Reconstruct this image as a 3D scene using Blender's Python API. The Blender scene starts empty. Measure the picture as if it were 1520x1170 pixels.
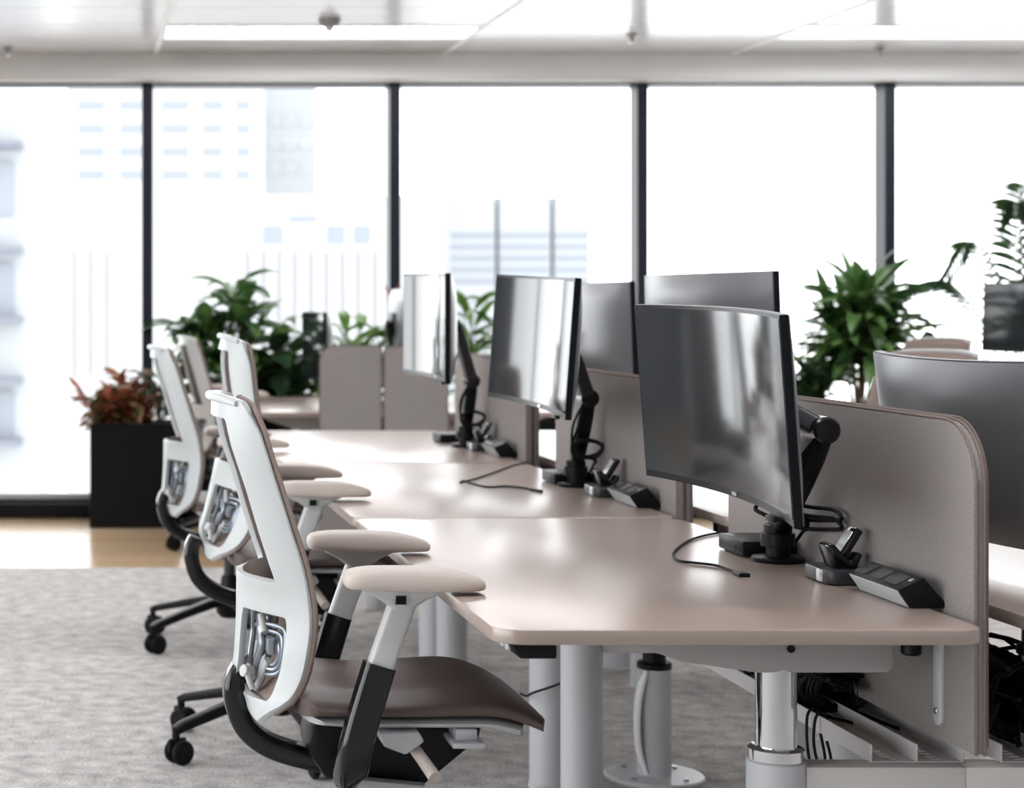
import bpy, bmesh, math, random
from mathutils import Vector, Matrix, Euler
R = math.radians
sc = bpy.context.scene
col = sc.collection
H = 1.26          # camera height
F = 2800.0        # focal length in pixels of the 1520 wide frame

# ------------------------------------------------------------------ materials
def lin(c):
    return tuple(((v / 255) / 12.92 if v / 255 <= .04045 else ((v / 255 + .055) / 1.055) ** 2.4) for v in c) + (1,)

def mat(name, rgb, rough=.5, metal=0, spec=.5, coat=0, emit=None, estr=0, noise=None, bump=None, sheen=0):
    m = bpy.data.materials.new(name); m.use_nodes = True
    nt = m.node_tree; b = nt.nodes['Principled BSDF']
    b.inputs['Base Color'].default_value = lin(rgb)
    b.inputs['Roughness'].default_value = rough
    b.inputs['Metallic'].default_value = metal
    b.inputs['Specular IOR Level'].default_value = spec
    b.inputs['Coat Weight'].default_value = coat
    b.inputs['Coat Roughness'].default_value = .08
    if sheen: b.inputs['Sheen Weight'].default_value = sheen
    if emit:
        b.inputs['Emission Color'].default_value = lin(emit); b.inputs['Emission Strength'].default_value = estr
    tc = nt.nodes.new('ShaderNodeTexCoord')
    if noise:           # (scale, rgb2, lo, hi, stretch)
        mp = nt.nodes.new('ShaderNodeMapping'); mp.inputs['Scale'].default_value = noise[4] if len(noise) > 4 else (1, 1, 1)
        n = nt.nodes.new('ShaderNodeTexNoise'); n.inputs['Scale'].default_value = noise[0]; n.inputs['Detail'].default_value = 4
        r = nt.nodes.new('ShaderNodeValToRGB')
        r.color_ramp.elements[0].position = noise[2]; r.color_ramp.elements[1].position = noise[3]
        r.color_ramp.elements[0].color = lin(rgb); r.color_ramp.elements[1].color = lin(noise[1])
        nt.links.new(tc.outputs['Object'], mp.inputs[0]); nt.links.new(mp.outputs[0], n.inputs['Vector'])
        nt.links.new(n.outputs['Fac'], r.inputs[0]); nt.links.new(r.outputs[0], b.inputs['Base Color'])
    if bump:            # (scale, strength, distance)
        n2 = nt.nodes.new('ShaderNodeTexNoise'); n2.inputs['Scale'].default_value = bump[0]; n2.inputs['Detail'].default_value = 3
        bp = nt.nodes.new('ShaderNodeBump'); bp.inputs['Strength'].default_value = bump[1]; bp.inputs['Distance'].default_value = bump[2]
        nt.links.new(tc.outputs['Object'], n2.inputs['Vector'])
        nt.links.new(n2.outputs['Fac'], bp.inputs['Height']); nt.links.new(bp.outputs[0], b.inputs['Normal'])
    return m

M = {}
M['desk'] = mat('desk_laminate', (160, 143, 133), .28, spec=1.0)
M['white_frame'] = mat('chair_white_plastic', (192, 195, 195), .38)
M['arm_pad'] = mat('arm_pad_beige', (200, 188, 179), .55)
M['arm_grey'] = mat('arm_post_grey', (186, 186, 185), .35)
M['seat'] = mat('seat_upholstery', (84, 71, 67), .5, noise=(900, (92, 78, 73), .4, .6), bump=(1200, .12, .0008))
M['back_fabric'] = mat('back_fabric_taupe', (150, 133, 124), .85, noise=(700, (134, 118, 110), .4, .6))
M['black_gloss'] = mat('black_gloss_plastic', (13, 13, 16), .16, spec=.5)
M['black'] = mat('black_plastic', (11, 11, 14), .4, spec=.22)
M['black_rough'] = mat('black_rubber', (11, 11, 13), .6, spec=.2)
M['dark_metal'] = mat('dark_grey_metal', (42, 43, 47), .4)
M['steel'] = mat('blue_grey_steel', (150, 158, 168), .28, metal=.7)
M['chrome'] = mat('chrome', (225, 226, 228), .09, metal=1)
M['leg'] = mat('leg_grey_paint', (190, 191, 194), .38)
M['leg_light'] = mat('leg_pale_paint', (206, 201, 198), .42)
M['under'] = mat('under_frame_grey', (160, 157, 156), .5)
M['fabric'] = mat('screen_fabric_grey', (130, 124, 122), .95, spec=.2, noise=(260, (156, 150, 147), .38, .62, (1, 1, 2.2)), bump=(500, .25, .001))
M['piping'] = mat('screen_piping', (122, 110, 105), .9, spec=.2)
M['tray'] = mat('tray_white_metal', (206, 203, 201), .45)
M['screen'] = mat('monitor_glass', (40, 44, 48), .1, spec=.36)
M['bezel'] = mat('monitor_bezel', (12, 13, 19), .35, spec=.22)
M['shell'] = mat('monitor_back_grey', (118, 119, 122), .33, metal=.35)
M['silver'] = mat('silver_plate', (205, 205, 205), .25, metal=.8)
M['led'] = mat('grey_glass', (200, 205, 208), .2)  # pale buttons, and the desk's reflection painted on the power modules
M['planter'] = mat('planter_black', (11, 12, 16), .3, spec=.2)
M['soil'] = mat('soil', (50, 40, 32), .95, noise=(60, (70, 56, 44), .4, .6))
M['g_mid'] = mat('leaf_mid_green', (94, 128, 70), .34, noise=(9, (58, 92, 50), .4, .6))
M['g_dark'] = mat('leaf_dark_green', (38, 62, 40), .33, noise=(9, (52, 78, 46), .4, .6))
M['g_light'] = mat('leaf_light_green', (112, 146, 72), .4, noise=(9, (84, 122, 54), .4, .6))
M['g_red'] = mat('leaf_croton_red', (176, 100, 84), .45, noise=(14, (116, 104, 62), .42, .58))
M['g_pink'] = mat('leaf_pink', (190, 120, 104), .45, noise=(12, (140, 90, 70), .4, .6))
M['stem'] = mat('stem_brown', (110, 92, 70), .8)
M['stem_g'] = mat('stem_green', (84, 104, 60), .6)
M['wall'] = mat('wall_white', (236, 236, 236), .75)
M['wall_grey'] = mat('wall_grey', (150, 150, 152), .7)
M['bulk'] = mat('bulkhead_white', (244, 245, 246), .6)
M['mullion'] = mat('mullion_dark', (24, 30, 42), .45, spec=.3)
M['sill'] = mat('sill_pale', (205, 210, 216), .35)
M['vent'] = mat('vent_grey', (205, 205, 203), .5)
M['slot'] = mat('vent_dark', (120, 120, 120), .6)
M['detector'] = mat('detector_grey', (150, 148, 148), .5)
M['lamp'] = mat('lamp_tube', (255, 252, 249), .5, emit=(252, 252, 255), estr=18)
M['lamp_side'] = mat('lamp_diffuser', (255, 238, 230), .5, emit=(255, 234, 224), estr=.36)
M['facade'] = mat('facade_white', (154, 154, 154), .9)
M['facade_blue'] = mat('facade_pale', (139, 142, 146), .9)
M['pane_out'] = mat('facade_window', (112, 117, 124), .6)
M['fin'] = mat('facade_fin', (92, 95, 104), .8)
M['ground'] = mat('city_ground', (240, 240, 240), .95)
M['paper'] = mat('white_plastic', (232, 232, 232), .4)

for k in [k for k in M if k.startswith('g_')]:
    nt = M[k].node_tree; bs = nt.nodes['Principled BSDF']; out = nt.nodes['Material Output']
    tr = nt.nodes.new('ShaderNodeBsdfTranslucent'); mxs = nt.nodes.new('ShaderNodeMixShader'); mxs.inputs[0].default_value = .3
    if bs.inputs['Base Color'].links: nt.links.new(bs.inputs['Base Color'].links[0].from_socket, tr.inputs[0])
    nt.links.new(bs.outputs[0], mxs.inputs[1]); nt.links.new(tr.outputs[0], mxs.inputs[2]); nt.links.new(mxs.outputs[0], out.inputs[0])
def carpet_mat():
    m = mat('carpet_grey', (150, 147, 145), .95, spec=.15)
    nt = m.node_tree; b = nt.nodes['Principled BSDF']; tc = nt.nodes.new('ShaderNodeTexCoord')
    n1 = nt.nodes.new('ShaderNodeTexNoise'); n1.inputs['Scale'].default_value = 120; n1.inputs['Detail'].default_value = 4; n1.inputs['Roughness'].default_value = .75
    n2 = nt.nodes.new('ShaderNodeTexNoise'); n2.inputs['Scale'].default_value = 16; n2.inputs['Detail'].default_value = 5
    mx = nt.nodes.new('ShaderNodeMix'); mx.data_type = 'FLOAT'; mx.inputs[0].default_value = .35
    nt.links.new(tc.outputs['Object'], n1.inputs['Vector']); nt.links.new(tc.outputs['Object'], n2.inputs['Vector'])
    nt.links.new(n1.outputs['Fac'], mx.inputs[2]); nt.links.new(n2.outputs['Fac'], mx.inputs[3])
    r = nt.nodes.new('ShaderNodeValToRGB')
    r.color_ramp.elements[0].position = .38; r.color_ramp.elements[0].color = lin((138, 136, 134))
    r.color_ramp.elements[1].position = .62; r.color_ramp.elements[1].color = lin((226, 222, 218))
    nt.links.new(mx.outputs[0], r.inputs[0]); nt.links.new(r.outputs[0], b.inputs['Base Color'])
    bp = nt.nodes.new('ShaderNodeBump'); bp.inputs['Strength'].default_value = .5; bp.inputs['Distance'].default_value = .004
    nt.links.new(n1.outputs['Fac'], bp.inputs['Height']); nt.links.new(bp.outputs[0], b.inputs['Normal'])
    return m
M['carpet'] = carpet_mat()

def wood_mat():
    m = mat('timber_floor', (214, 186, 152), .2, spec=.8)
    nt = m.node_tree; b = nt.nodes['Principled BSDF']; tc = nt.nodes.new('ShaderNodeTexCoord')
    br = nt.nodes.new('ShaderNodeTexBrick'); br.inputs['Scale'].default_value = 1
    br.inputs['Brick Width'].default_value = 1.4; br.inputs['Row Height'].default_value = .14; br.inputs['Mortar Size'].default_value = .002
    br.inputs['Color1'].default_value = lin((238, 210, 174)); br.inputs['Color2'].default_value = lin((224, 190, 150)); br.inputs['Mortar'].default_value = lin((170, 140, 108))
    mp = nt.nodes.new('ShaderNodeMapping'); mp.inputs['Scale'].default_value = (2, 26, 1)
    n = nt.nodes.new('ShaderNodeTexNoise'); n.inputs['Scale'].default_value = 3; n.inputs['Detail'].default_value = 5
    mx = nt.nodes.new('ShaderNodeMix'); mx.data_type = 'RGBA'; mx.blend_type = 'MULTIPLY'; mx.inputs[0].default_value = .25
    nt.links.new(tc.outputs['Object'], br.inputs['Vector']); nt.links.new(tc.outputs['Object'], mp.inputs[0]); nt.links.new(mp.outputs[0], n.inputs['Vector'])
    nt.links.new(br.outputs['Color'], mx.inputs[6]); nt.links.new(n.outputs['Fac'], mx.inputs[7]); nt.links.new(mx.outputs[2], b.inputs['Base Color'])
    return m
M['wood'] = wood_mat()

def ceiling_mat():
    m = mat('ceiling_metal', (228, 231, 235), .2, spec=.5)
    nt = m.node_tree; b = nt.nodes['Principled BSDF']; tc = nt.nodes.new('ShaderNodeTexCoord')
    n = nt.nodes.new('ShaderNodeTexNoise'); n.inputs['Scale'].default_value = 1.5
    bp = nt.nodes.new('ShaderNodeBump'); bp.inputs['Strength'].default_value = .05; bp.inputs['Distance'].default_value = .02
    nt.links.new(tc.outputs['Object'], n.inputs['Vector']); nt.links.new(n.outputs['Fac'], bp.inputs['Height']); nt.links.new(bp.outputs[0], b.inputs['Normal'])
    return m
M['ceil'] = ceiling_mat()

def glass_mat():
    m = bpy.data.materials.new('window_glass'); m.use_nodes = True
    nt = m.node_tree; nt.nodes.clear()
    o = nt.nodes.new('ShaderNodeOutputMaterial'); mx = nt.nodes.new('ShaderNodeMixShader')
    t = nt.nodes.new('ShaderNodeBsdfTransparent'); g = nt.nodes.new('ShaderNodeBsdfGlossy'); fr = nt.nodes.new('ShaderNodeFresnel')
    t.inputs[0].default_value = (.97, .98, .985, 1); g.inputs['Roughness'].default_value = .01; fr.inputs[0].default_value = 1.3
    nt.links.new(fr.outputs[0], mx.inputs[0]); nt.links.new(t.outputs[0], mx.inputs[1]); nt.links.new(g.outputs[0], mx.inputs[2]); nt.links.new(mx.outputs[0], o.inputs[0])
    return m
M['glass'] = glass_mat()

# ------------------------------------------------------------------ mesh helpers
def box(bm, x0, x1, y0, y1, z0, z1, bev=0, seg=2, mtx=None):
    t = bmesh.new(); bmesh.ops.create_cube(t, size=1)
    for v in t.verts:
        v.co = Vector((x0 + (v.co.x + .5) * (x1 - x0), y0 + (v.co.y + .5) * (y1 - y0), z0 + (v.co.z + .5) * (z1 - z0)))
    if bev: bmesh.ops.bevel(t, geom=t.edges[:], offset=bev, segments=seg, profile=.5, affect='EDGES', clamp_overlap=True)
    add(bm, t, mtx)

def add(bm, t, mtx=None):
    mp = {}
    for v in t.verts: mp[v] = bm.verts.new(mtx @ v.co if mtx else v.co)
    for f in t.faces:
        try: bm.faces.new([mp[v] for v in f.verts])
        except ValueError: pass
    t.free()

def smooth_path(pts, n=6):
    P = [Vector(p) for p in pts]; out = []
    for i in range(len(P) - 1):
        a, b, c, d = P[max(i - 1, 0)], P[i], P[i + 1], P[min(i + 2, len(P) - 1)]
        for k in range(n):
            t = k / n
            out.append(.5 * ((2 * b) + (c - a) * t + (2 * a - 5 * b + 4 * c - d) * t * t + (3 * b - a - 3 * c + d) * t ** 3))
    out.append(P[-1]); return out

def loft(bm, rings, closed=True, caps=True):
    vs = [[bm.verts.new(p) for p in r] for r in rings]; n = len(vs[0])
    for i in range(len(vs) - 1):
        for j in range(n if closed else n - 1):
            a, b, c, d = vs[i][j], vs[i][(j + 1) % n], vs[i + 1][(j + 1) % n], vs[i + 1][j]
            try: bm.faces.new((a, b, c, d))
            except ValueError: pass
    if caps and closed:
        bm.faces.new(list(reversed(vs[0]))); bm.faces.new(vs[-1])
    return vs

def sweep(bm, pts, prof, side=None, scale=None):
    P = [Vector(p) for p in pts]; rings = []; ref = Vector(side) if side else None
    for i, p in enumerate(P):
        t = (P[min(i + 1, len(P) - 1)] - P[max(i - 1, 0)]).normalized()
        if ref is None:
            ref = t.orthogonal().normalized()
        s = (ref - t * ref.dot(t)).normalized()
        if not side: ref = s
        n = t.cross(s); k = scale(i / (len(P) - 1)) if scale else 1
        rings.append([p + (s * a + n * b) * k for a, b in prof])
    loft(bm, rings)

def circ(r, n=12): return [(r * math.cos(2 * math.pi * i / n), r * math.sin(2 * math.pi * i / n)) for i in range(n)]
def tube(bm, pts, r, n=10, scale=None): sweep(bm, pts, circ(r, n), None, scale)

def rrect(x0, x1, y0, y1, r, n=5):
    rs = r if isinstance(r, (list, tuple)) else (r, r, r, r); out = []
    for (cx, cy, a0), q in zip(((x1, y1, 0), (x0, y1, 90), (x0, y0, 180), (x1, y0, 270)), rs):
        q = max(q, 1e-5)
        ox = cx - q if cx == x1 else cx + q; oy = cy - q if cy == y1 else cy + q
        for i in range(n + 1):
            a = R(a0 + 90 * i / n); out.append((ox + q * math.cos(a), oy + q * math.sin(a)))
    return out

def prism(bm, poly, ax, a0, a1, bev=0, mtx=None, seg=2):
    # poly in the plane of the two remaining axes (x: yz, y: xz, z: xy)
    f = {'x': lambda p, q: Vector((q, p[0], p[1])), 'y': lambda p, q: Vector((p[0], q, p[1])), 'z': lambda p, q: Vector((p[0], p[1], q))}[ax]
    t = bmesh.new()
    loft(t, [[f(p, a0) for p in poly], [f(p, a1) for p in poly]])
    bmesh.ops.recalc_face_normals(t, faces=t.faces[:])
    if bev:
        ed = [e for e in t.edges if len(e.link_faces) == 2 and abs(e.calc_face_angle(0)) > R(40)]
        bmesh.ops.bevel(t, geom=ed, offset=bev, segments=seg, profile=.5, affect='EDGES', clamp_overlap=True)
    add(bm, t, mtx)

def lathe(bm, prof, n=24, at=(0, 0, 0), axis=None):
    q = Vector((0, 0, 1)).rotation_difference(Vector(axis).normalized()).to_matrix() if axis else Matrix.Identity(3)
    rings = [[Vector(at) + q @ Vector((r * math.cos(2 * math.pi * i / n), r * math.sin(2 * math.pi * i / n), z)) for i in range(n)] for r, z in prof]
    loft(bm, rings)

def cyl(bm, at, r, h, n=20, axis=None, bev=None):
    b = bev if bev is not None else min(r, h) * .12
    lathe(bm, [(r - b, 0), (r, b), (r, h - b), (r - b, h)], n, at, axis)

def obj(name, bm, m, parent=None, loc=None, smooth=True, angle=38):
    bmesh.ops.recalc_face_normals(bm, faces=bm.faces[:])
    me = bpy.data.meshes.new(name); bm.to_mesh(me); bm.free()
    if smooth:
        for p in me.polygons: p.use_smooth = True
        me.set_sharp_from_angle(angle=R(angle))
    me.materials.append(M[m] if isinstance(m, str) else m)
    o = bpy.data.objects.new(name, me); col.objects.link(o)
    if parent: o.parent = parent
    if loc: o.location = loc
    return o

def B(): return bmesh.new()
def tag(o, label, cat, group=None):
    o['label'] = label; o['category'] = cat
    if group: o['group'] = group
    return o
def thing(name, label, cat, loc=(0, 0, 0), rotz=0, group=None):
    o = bpy.data.objects.new(name, None); col.objects.link(o); o.empty_display_size = .1
    o.location = loc; o.rotation_euler = (0, 0, rotz)
    return tag(o, label, cat, group)
def struct(o): o['kind'] = 'structure'; return o
def kids(o): return [c for c in o.children]
def dup(o, parent=None, loc=None, rot=None, label=None, group=None):
    c = o.copy(); col.objects.link(c)
    if parent: c.parent = parent
    if loc is not None: c.location = loc
    if rot is not None: c.rotation_euler = rot
    if label: c['label'] = label
    if group: c['group'] = group
    for k in kids(o): dup(k, c)
    return c

# ------------------------------------------------------------------ the room
YW = 11.05      # inner face of the mullions
GX0, GP = .391, 1.451
XL, XR, YB = -3.2, 9.8, -5.0
ZC, ZB = 2.70, 2.552
b = B(); box(b, XL, XR, YB, 8.98, -.2, 0); struct(obj('floor', b, 'carpet', smooth=False))
b = B(); box(b, XL, XR, 8.98, 11.3, -.2, -.002); struct(obj('floor_timber', b, 'wood', smooth=False))
mull = [GX0 + GP * k for k in range(-2, 7)]
xa, xb = mull[0], mull[-1]

# ceiling: metal tiles with seams
SX = [.432 + 1.665 * k for k in range(-4, 7)]
SY = [10.9 - .575 * k for k in range(0, 28)]
b = B()
for i in range(len(SX) - 1):
    for j in range(len(SY) - 1):
        if SY[j + 1] < YB: break
        x0, x1, y0, y1 = SX[i], SX[i + 1], SY[j + 1], SY[j]
        if i % 2 == 0 and j == 1: continue          # light slot
        if i == 4 and j == 0: continue              # vent slot
        box(b, max(x0, XL) + .003, min(x1, XR) - .003, y0 + .002, y1 - .002, ZC, ZC + .03, .003, 1)
struct(obj('ceiling', b, 'ceil', smooth=False))
b = B()
for x in SX[1:-1]:
    if XL < x < XR: box(b, x - .014, x + .014, YB, 10.92, ZC - .004, ZC + .02)
struct(obj('ceiling_grid', b, 'bulk', smooth=False))
b = B(); box(b, XL, XR, YB, 11.3, ZC + .09, ZC + .25); struct(obj('ceiling_slab', b, 'wall', smooth=False))
b = B()
prism(b, [(10.92, ZC + .1), (10.92, ZB + .012), (10.932, ZB), (11.3, ZB), (11.3, ZC + .1)], 'x', XL, XR)
struct(obj('trim_1', b, 'bulk', smooth=False))
# window wall
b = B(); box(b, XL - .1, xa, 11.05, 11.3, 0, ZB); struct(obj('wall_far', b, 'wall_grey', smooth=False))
b = B(); box(b, xb, XR + .1, 11.05, 11.3, 0, ZB); struct(obj('wall_corner', b, 'wall', smooth=False))
b = B(); box(b, xa, xb, 11.12, 11.27, 0, .10, .004); box(b, xa, xb, 11.05, 11.12, 0, .085, .004); struct(obj('baseboard_far', b, 'black', smooth=False))
b = B(); box(b, xa, xb, 11.15, 11.25, .10, .135, .004); struct(obj('trim_2', b, 'sill', smooth=False))
b = B(); box(b, xa, xb, 11.05, 11.27, ZB - .012, ZB, .002); struct(obj('trim_3', b, 'mullion', smooth=False))
for k, x in enumerate(mull):
    b = B(); box(b, x - .032, x + .032, YW, YW + .155, .09, ZB, .004); struct(obj('trim_%d' % (k + 4), b, 'mullion', smooth=False))
for k in range(len(mull) - 1):
    x0 = mull[k]
    b = B(); box(b, x0 + .03, x0 + GP - .03, 11.2, 11.212, .13, ZB - .01); struct(obj('window_%d' % (k + 1), b, 'glass', smooth=False))
# left wall: windows further back towards the camera, solid near the corner
LW = [(-4.6 + 1.45 * k, -3.21 + 1.45 * k) for k in range(8)]
b = B()
box(b, XL - .2, XL, YB, 11.3, 0, .12); box(b, XL - .2, XL, YB, 11.3, ZB, ZC + .1)
ys = [YB] + [v for w in LW for v in w] + [11.05]
for i in range(0, len(ys), 2): box(b, XL - .2, XL, ys[i], ys[i + 1], .12, ZB)
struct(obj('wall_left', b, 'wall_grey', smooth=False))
for k, (y0, y1) in enumerate(LW):
    b = B(); box(b, XL - .11, XL - .1, y0, y1, .12, ZB); struct(obj('window_%d' % (k + 20), b, 'glass', smooth=False))
b = B(); box(b, XR, XR + .2, YB, 11.3, 0, ZC + .1); struct(obj('wall_right', b, 'wall', smooth=False))
b = B(); box(b, XL, XR, YB - .2, YB, 0, ZC + .1); struct(obj('wall_back', b, 'wall', smooth=False))

# ceiling lights (the photo's two and the rest of the room's rows)
def make_light():
    t = thing('ceiling_light', '', 'ceiling light', (0, 0, 0))
    w = 1.64
    b = B(); box(b, -w / 2, w / 2, -.275, -.19, -.002, .07); box(b, -w / 2, w / 2, .19, .275, -.002, .07)
    box(b, -w / 2, -w / 2 + .01, -.27, .27, -.002, .07); box(b, w / 2 - .01, w / 2, -.27, .27, -.002, .07); box(b, -w / 2, w / 2, -.27, .27, .06, .075)
    obj('housing', b, 'bulk', t, smooth=False)
    b = B(); box(b, -w / 2 + .012, w / 2 - .012, -.2, .2, .03, .04); obj('diffuser', b, 'lamp_side', t, smooth=False)
    b = B(); box(b, -w / 2 + .02, w / 2 - .02, -.06, .06, .018, .03, .005); obj('tube', b, 'lamp', t, smooth=False)
    return t
L0 = make_light(); L0.location = (1.265, 10.04, ZC)
L0['label'] = 'linear ceiling light above the left-hand windows, beside the round smoke detector'; first = L0
o = dup(L0, loc=(4.595, 10.04, ZC), label='linear ceiling light at upper right, running out of the frame')
for x in (-2.065, 1.265, 4.595, 7.925):
    for y in (6.6, 2.9):
        dup(L0, loc=(x, y, ZC - .078), label='linear ceiling light further back in the room, out of the photo', group='ceiling lights behind the camera')
o = dup(L0, loc=(-2.065, 10.04, ZC), label='linear ceiling light left of the frame'); 
t = thing('air_vent', 'long grey slotted air vent in the ceiling behind the left light', 'air vent', (1.265, 10.61, ZC))
b = B(); box(b, -.82, .82, -.27, .27, .04, .055); obj('plate', b, 'slot', t, smooth=False)
b = B()
for k in range(5): box(b, -.82, .82, -.265 + k * .115, -.195 + k * .115, .0, .04, .003)
obj('blades', b, 'vent', t, smooth=False)
t = thing('smoke_detector', 'round grey smoke detector on the ceiling', 'smoke detector', (1.26, 9.56, ZC - .001))
b = B(); lathe(b, [(.056, 0), (.056, -.018), (.045, -.032), (.03, -.038)]); obj('housing', b, 'detector', t)
b = B(); lathe(b, [(.028, -.036), (.024, -.055), (.01, -.06)]); obj('sensor', b, 'vent', t)
for i, (x, y, l) in enumerate(((-.41, 10.62, 'small ceiling sprinkler at the far left of the ceiling'), (4.5, 10.62, 'small ceiling sprinkler under the right-hand light'), (2.95, 10.1, 'tiny ceiling sprinkler between the two lights'))):
    t = thing('ceiling_sprinkler', l, 'sprinkler', (x, y, ZC - .001))
    b = B(); lathe(b, [(.03, 0), (.028, -.008), (.01, -.01), (.009, -.04)], 14); obj('body', b, 'detector', t)
    b = B(); lathe(b, [(.016, -.04), (.018, -.043), (.006, -.046)], 14); obj('deflector', b, 'silver', t)

# ------------------------------------------------------------------ desks
def make_desk():
    t = thing('desk', '', 'desk')
    b = B(); prism(b, rrect(-.4, .4, -.797, .797, .05, 7), 'z', .706, .73, .002); obj('desktop', b, 'desk', t)
    for y in (-.55, .73):
        b = B(); cyl(b, (.143, y, .012), .05, .452, 28, bev=.004); lg = obj('leg', b, 'leg', t)
        b = B(); cyl(b, (.143, y, .45), .035, .2, 28, bev=.001); obj('column', b, 'chrome', lg)
        b = B(); lathe(b, [(.044, .462), (.048, .464), (.048, .482), (.043, .485)], 28, (.143, y, 0)); obj('collar', b, 'chrome', lg)
        b = B(); cyl(b, (.143, y, 0), .053, .014, 36, bev=.004); obj('foot', b, 'leg', lg)
        b = B()
        prism(b, [(-.165, .706), (.337, .706), (.337, .63), (.325, .619), (.1, .619), (-.03, .638), (-.14, .675), (-.165, .69)], 'y', y - .035, y + .035, .006)
        obj('support_arm', b, 'under', t)
        b = B(); cyl(b, (.155, y - .0365, .662), .007, .004, 12, (0, -1, 0)); obj('screw', b, 'black', t)
        b = B(); box(b, .185, .462, y - .03, y + .03, .415, .455, .003); obj('beam', b, 'leg_light', t)
    b = B()
    for y in (-.3, .4): box(b, -.1, .3, y - .02, y + .02, .68, .706, .003)
    box(b, .06, .1, -.52, .52, .67, .7, .003); obj('rail', b, 'under', t)
    b = B(); prism(b, [(-.375, .706), (-.3, .706), (-.3, .682), (-.36, .682)], 'y', -.79, -.58, .004); p = obj('control_panel', b, 'black', t)
    b = B()
    for k in range(4): box(b, -.372, -.3665, -.75 + k * .035, -.73 + k * .035, .689, .699, .001)
    obj('buttons', b, 'led', p)
    b = B(); lathe(b, [(.012, .706), (.006, .70), (.006, .672), (.016, .671), (.017, .668), (.017, .655), (.014, .652)], 18, (.362, -.59, 0)); obj('clamp_knob', b, 'black', t)
    return t
DX, DXO, YM = 1.073, 1.997, (3.85, 5.45, 7.05)
desk0 = make_desk(); desk0.location = (DX, YM[0], 0)
desk0['label'] = 'nearest taupe height-adjustable desk, its rounded front edge facing the camera'; G = 'desks of the main bench'
desk0['group'] = G
dup(desk0, loc=(DX, YM[1], 0), label='second taupe desk of the left row, behind the nearest one')
dup(desk0, loc=(DX, YM[2], 0), label='third taupe desk of the left row, brightest, before the grey end panels')
for k, l in enumerate(('desk across the grey screens from the nearest one, at the right edge', 'desk on the far side of the screens, glimpsed beside the second desk', 'desk on the far side of the screens, glimpsed beside the third desk')):
    dup(desk0, loc=(DXO, YM[k], 0), label=l).scale = (-1, 1, 1)
dup(desk0, loc=(DX, 9.955, 0), label='pale desk of the far bench, seen behind the chairs at left', group='desks of the far bench')
dup(desk0, loc=(DXO, 9.955, 0), label='far bench desk on the right of the end panels', group='desks of the far bench').scale = (-1, 1, 1)
dup(desk0, loc=(4.72, 9.7, 0), label='desk of the bench at far right below the dark monitor', group='desks of the right bench')

# fabric screens between the benches
def panel_poly(y0, y1, z0, z1, r): return rrect(y0, y1, z0, z1, (r, r, .01, .01), 10)
def make_screen():
    t = thing('desk_screen', '', 'desk screen')
    L = .6
    b = B(); prism(b, panel_poly(-L, L, .5, 1.057, .11), 'x', -.0115, .0115, .005); obj('panel', b, 'fabric', t)
    for s in (-1, 1):
        pl = panel_poly(-L - .0015, L + .0015, .4985, 1.0585, .1115)
        b = B(); P = [Vector((s * .007, p[0], p[1])) for p in pl]; P = P[:22]
        P = [Vector((s * .007, L + .0015, .5))] + P + [Vector((s * .007, -L - .0015, .5))]
        tube(b, P, .0028, 6); obj('piping', b, 'piping', t)
    b = B(); prism(b, rrect(-.015, .015, .525, .7, (.001, .001, .014, .014), 5), 'x', -.018, -.0115, .001, Matrix.Translation((0, -.48, 0))); br = obj('bracket', b, 'leg', t)
    b = B(); cyl(b, (-.018, -.48, .55), .006, .004, 12, (-1, 0, 0)); obj('bolt', b, 'chrome', br)
    return t
YP = (3.765, 5.355, 6.955)
scr = make_screen(); scr.location = (1.509, YP[0], 0); scr['group'] = 'grey fabric desk screens'
scr['label'] = 'grey fabric desk screen behind the nearest monitor, its rounded end in full view'
dup(scr, loc=(1.509, YP[1], 0), label='grey fabric desk screen behind the second monitor')
dup(scr, loc=(1.509, YP[2], 0), label='grey fabric desk screen behind the third monitor, palest of the row')
for k, l in enumerate(('back half of the screen pair at the near end, showing as a second rounded edge', 'back half of the screen pair beside the second desk', 'back half of the screen pair beside the third desk')):
    dup(scr, loc=(1.539, YP[k] + (.055 if k == 0 else 0.02), 0), rot=(0, 0, math.pi), label=l)
# end panels of the far bench
for i, (x0, x1, z1, rr, l) in enumerate(((1.122, 1.41, 1.058, (.015, .075, .01, .01), 'left one of two grey fabric end panels before the far bench'), (1.425, 1.722, 1.052, (.11, .02, .01, .01), 'right one of two grey fabric end panels before the far bench'))):
    t = thing('end_panel', l, 'panel', ((x0 + x1) / 2, 8.87, 0), group='end panels of the far bench'); w = (x1 - x0) / 2
    b = B(); prism(b, rrect(-w, w, .0, z1, rr, 8), 'y', -.022, .022, .008); obj('panel', b, 'fabric', t)
    b = B(); P = [Vector((p[0] * 1.003, -.016, p[1] * 1.001)) for p in rrect(-w, w, .0, z1, rr, 8)[:18]]
    tube(b, [Vector((w, -.016, .02))] + P + [Vector((-w, -.016, .02))], .004, 6); obj('piping', b, 'piping', t)

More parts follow.
